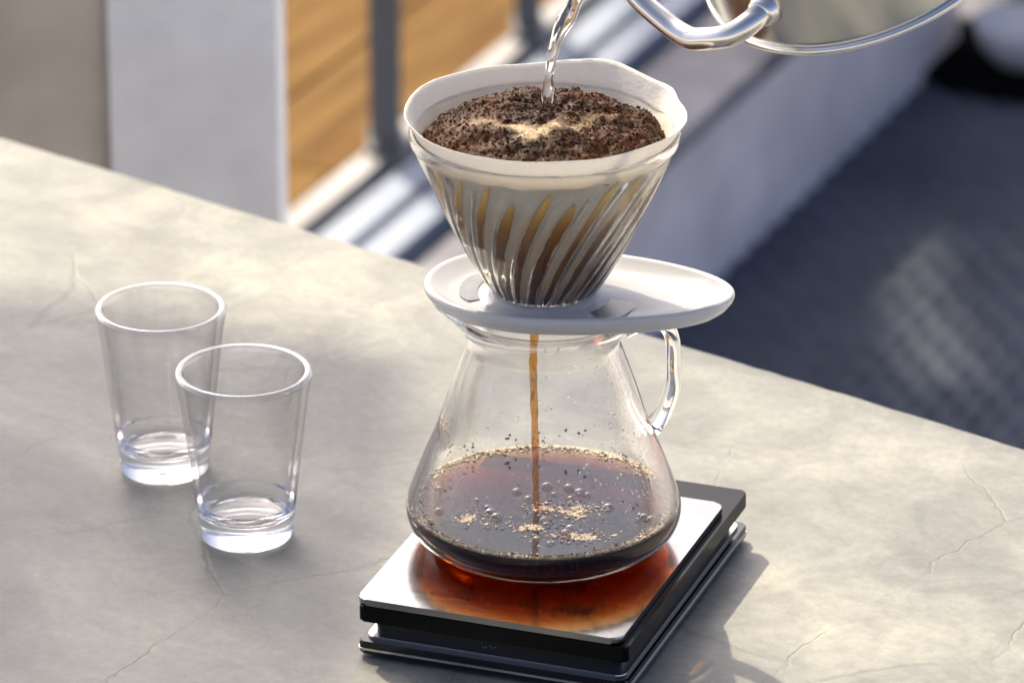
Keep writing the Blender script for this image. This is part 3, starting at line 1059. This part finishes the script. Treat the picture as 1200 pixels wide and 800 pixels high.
def seg_d(x, y, a, b):
    ax_, ay_ = a; bx, by = b
    t = max(0, min(1, ((x - ax_) * (bx - ax_) + (y - ay_) * (by - ay_)) / ((bx - ax_) ** 2 + (by - ay_) ** 2)))
    return math.hypot(x - ax_ - t * (bx - ax_), y - ay_ - t * (by - ay_))
CR = [((-0.030, -0.004), (-0.018, -0.014)), ((-0.018, -0.014), (-0.006, -0.021)), ((-0.006, -0.021), (0.010, -0.013)), ((0.010, -0.013), (0.026, -0.004)), ((-0.006, -0.021), (-0.005, -0.026))]
def make_bed():
    V, F, fo_ = [], [], []
    nr, ns = 90, 240
    for i in range(nr + 1):
        for j in range(ns):
            r = 0.0488 * i / nr; a = 2 * math.pi * j / ns
            edge = 1 + 0.025 * noise.noise(Vector((math.cos(a) * 5, math.sin(a) * 5, 0))) * i / nr
            x, y = r * edge * math.sin(a), -r * edge * math.cos(a)
            h, f = bed_h(x, y)
            V.append((x, y, BZ + h)); fo_.append(f)
    for i in range(nr):
        for j in range(ns):
            k = (j + 1) % ns
            F.append((i * ns + j, i * ns + k, (i + 1) * ns + k, (i + 1) * ns + j))
    # body of wet grounds below, down into the filter
    last = [nr * ns + j for j in range(ns)]
    for z in (0.198, 0.185, 0.170, 0.155):
        row = []
        for j in range(ns):
            a = 2 * math.pi * j / ns
            r = paper_r(z) - 0.0011
            row.append(len(V)); V.append((r * math.sin(a), -r * math.cos(a), z)); fo_.append(0)
        for j in range(ns):
            k = (j + 1) % ns
            F.append((last[j], last[k], row[k], row[j]))
        last = row
    me = bpy.data.meshes.new('bed')
    me.from_pydata(V, [], F)
    at = me.attributes.new('foam', 'FLOAT', 'POINT')
    at.data.foreach_set('value', fo_)
    me.polygons.foreach_set('use_smooth', [True] * len(me.polygons))
    me.materials.append(M['grounds'])
    o = bpy.data.objects.new('bed', me); col.objects.link(o)
    o.parent = cg; o.location = -cg.location
make_bed()
items_V, items_F = [], []
for k in range(2600):
    r = 0.0486 * math.sqrt(rnd.random()); a = rnd.uniform(0, 2 * math.pi)
    x, y = r * math.sin(a), -r * math.cos(a)
    h, f = bed_h(x, y)
    if f > 0.25 and rnd.random() < 0.96: continue
    s = rnd.uniform(0.0003, 0.0008)
    c = Vector((x, y, BZ + h + s * 0.1))
    o = len(items_V)
    rot = Matrix.Rotation(rnd.uniform(0, 6.28), 3, Vector((rnd.gauss(0, 1), rnd.gauss(0, 1), rnd.gauss(0, 1))).normalized())
    for v in ((1, 0, 0), (-1, 0.2, 0), (0, 1, 0.1), (0.1, -1, 0), (0, 0.1, 0.9), (0, 0, -0.9)):
        items_V.append(c + rot @ (Vector(v) * s * rnd.uniform(0.7, 1.2)))
    for f_ in ((0, 2, 4), (2, 1, 4), (1, 3, 4), (3, 0, 4), (2, 0, 5), (1, 2, 5), (3, 1, 5), (0, 3, 5)):
        items_F.append(tuple(i + o for i in f_))
gr = mesh_obj('granules', items_V, items_F, M['granule'], cg, smooth=False)
gr.location = -cg.location
gr['kind'] = 'stuff'

# ------------------------------------------------------------------ poured water
wp = smooth_path([(0.0150, 0.0, 0.2830), (0.0141, -0.0005, 0.2740), (0.0118, -0.001, 0.2620), (0.0056, -0.001, 0.2480), (0.0023, -0.001, 0.2350), (0.0012, -0.001, 0.2240), (0.0010, -0.001, BZ + 0.0085)], 12)
n = len(wp)
wr = [0.0036 * (1 - 0.50 * (i / n) ** 0.8) * (1 + 0.12 * math.sin(i * 0.45)) for i in range(n)]
V, F = tube_data(wp, wr, 24, 0.8, Vector((0, 1, 0)), lambda i, a: 1 + 0.26 * math.cos(2 * a + i * 0.13) + 0.22 * noise.noise(Vector((math.cos(a) * 1.6, math.sin(a) * 1.6, i * 0.16))))
tag(mesh_obj('water_stream', V, F, M['water']), 'clear twisting stream of water pouring onto the coffee grounds', 'water')

# ------------------------------------------------------------------ kettle
kt = empty('kettle', (0.1290, 0.0200, 0.2820))
ka = Vector((-0.3699, -0.2888, 0.8831)).normalized()
kx = (Vector((-1, 0, 0)) - ka * (-ka.x)).normalized()
ky = ka.cross(kx)
rm = Matrix((kx, ky, ka)).transposed()
kt.rotation_euler = rm.to_euler()
tag(kt, 'tilted stainless steel pouring kettle at the top edge of the photo', 'kettle')
KR = 0.0690
def lz(pr): return pr
body = lathe('body', [(0, 0.0012), (KR - 0.004, 0.0012), (KR - 0.0006, 0.0024), (KR - 0.0008, 0.006), (KR - 0.0030, 0.030), (KR - 0.0070, 0.060), (KR - 0.0150, 0.085), (0.046, 0.098), (0.040, 0.100), (0.039, 0.099), (0.0, 0.099)], M['steel'], kt, 128,
             lambda a, r, z: Vector((r * math.cos(a), r * math.sin(a), z)))
V, F = [], []
rimpts = 128
bead = lathe('bottom_rim', [(KR - 0.006, 0.0003), (KR - 0.001, 0.0), (KR + 0.0008, 0.0008), (KR + 0.0010, 0.0020), (KR + 0.0002, 0.0030), (KR - 0.0010, 0.0031)], M['steel'], kt, 128,
             lambda a, r, z: Vector((r * math.cos(a), r * math.sin(a), z)))
lid = lathe('lid', [(0.0, 0.1085), (0.020, 0.1075), (0.034, 0.1045), (0.0405, 0.1015), (0.0405, 0.1002), (0.0, 0.1002)], M['steel'], kt, 96)
lathe('knob', [(0.0, 0.126), (0.007, 0.1255), (0.0095, 0.121), (0.0085, 0.115), (0.005, 0.111), (0.005, 0.1078), (0.0, 0.1078)], M['black'], lid, 48)
ki = (Matrix.Translation(kt.location) @ rm.to_4x4()).inverted()
spt = [(0.0900, -0.0300, 0.2735), (0.0815, -0.0400, 0.2690), (0.0717, -0.0420, 0.2628), (0.0600, -0.0320, 0.2575), (0.0550, -0.0270, 0.2570), (0.0480, -0.0200, 0.2595), (0.0357, -0.0100, 0.2678), (0.0275, -0.0040, 0.2800), (0.0225, -0.001, 0.2880), (0.0180, 0.0, 0.2890), (0.0153, 0.0, 0.2838)]
pts = smooth_path([ki @ Vector(q) for q in spt], 8)
n = len(pts)
V, F = tube_data(pts, [0.0049 - 0.0011 * i / n for i in range(n)], 28, 1.0, Vector((0, 0, 1)))
spo = mesh_obj('spout', V, F, M['steel'], kt)
c0, c1 = ki @ Vector(spt[0]), ki @ Vector(spt[1])
d = (c1 - c0).normalized()
cpt = [c0 + d * 0.004, c0 + d * 0.0075, c0 + d * 0.0100, c0 + d * 0.0115]
V, F = tube_data(cpt, [0.0074, 0.0068, 0.0060, 0.0052], 28, 1.0, Vector((0, 0, 1)))
mesh_obj('collar', V, F, M['steel'], spo)
hpts = smooth_path([(-0.060, 0, 0.070), (-0.085, 0, 0.085), (-0.100, 0, 0.065), (-0.102, 0, 0.035), (-0.098, 0, 0.005)], 8)
V, F = tube_data(hpts, [0.007] * len(hpts), 20, 1.4, Vector((0, 1, 0)))
mesh_obj('handle', V, F, M['black'], kt)

# ------------------------------------------------------------------ tumblers
tp = [(0.0, 0.0004), (0.0150, 0.0), (0.0180, 0.0003), (0.0192, 0.0016), (0.0198, 0.0070), (0.0214, 0.0200), (0.0240, 0.0430), (0.0266, 0.0640), (0.0282, 0.0735), (0.0283, 0.0751), (0.0273, 0.0763), (0.0260, 0.0762), (0.0251, 0.0748),
      (0.0238, 0.0640), (0.0213, 0.0430), (0.0188, 0.0200), (0.0180, 0.0145), (0.0165, 0.0118), (0.0130, 0.0104), (0.0070, 0.0098), (0.0, 0.0098)]
def tum_prof():
    out = []
    for v in smooth_path([(a, b, 0) for a, b in tp], 4): out.append((max(v.x, 0.0), v.y))
    out[0] = (0.0, out[0][1]); out[-1] = (0.0, out[-1][1])
    res = [out[0]]
    for q in out[1:-1]:
        if q[0] > 0.0004: res.append(q)
    return res + [out[-1]]
t1 = lathe('glass_tumbler', tum_prof(), M['tumbler'], None, 128)
t1.data.materials.append(M['tumbler_wall'])
t1.data.materials.append(M['tumbler_rim'])
for p_ in t1.data.polygons:
    if p_.center.z > 0.0733: p_.material_index = 2
    elif p_.center.z > 0.0165: p_.material_index = 1
t1.location = (-0.1255, 0.0590, 0.0004)
t1.scale = (1.02, 1.02, 1.0)
tag(t1, 'empty clear glass tumbler standing nearer the scale, in front of the other', 'tumbler', 'two empty tumblers left of the scale')
t2 = t1.copy(); col.objects.link(t2)
t2.location = (-0.1640, 0.1265, 0.0004)
t2.rotation_euler = (0, 0, 0.7)
t2.scale = (1, 1, 1)
tag(t2, 'empty clear glass tumbler at the far left, behind the other one', 'tumbler', 'two empty tumblers left of the scale')
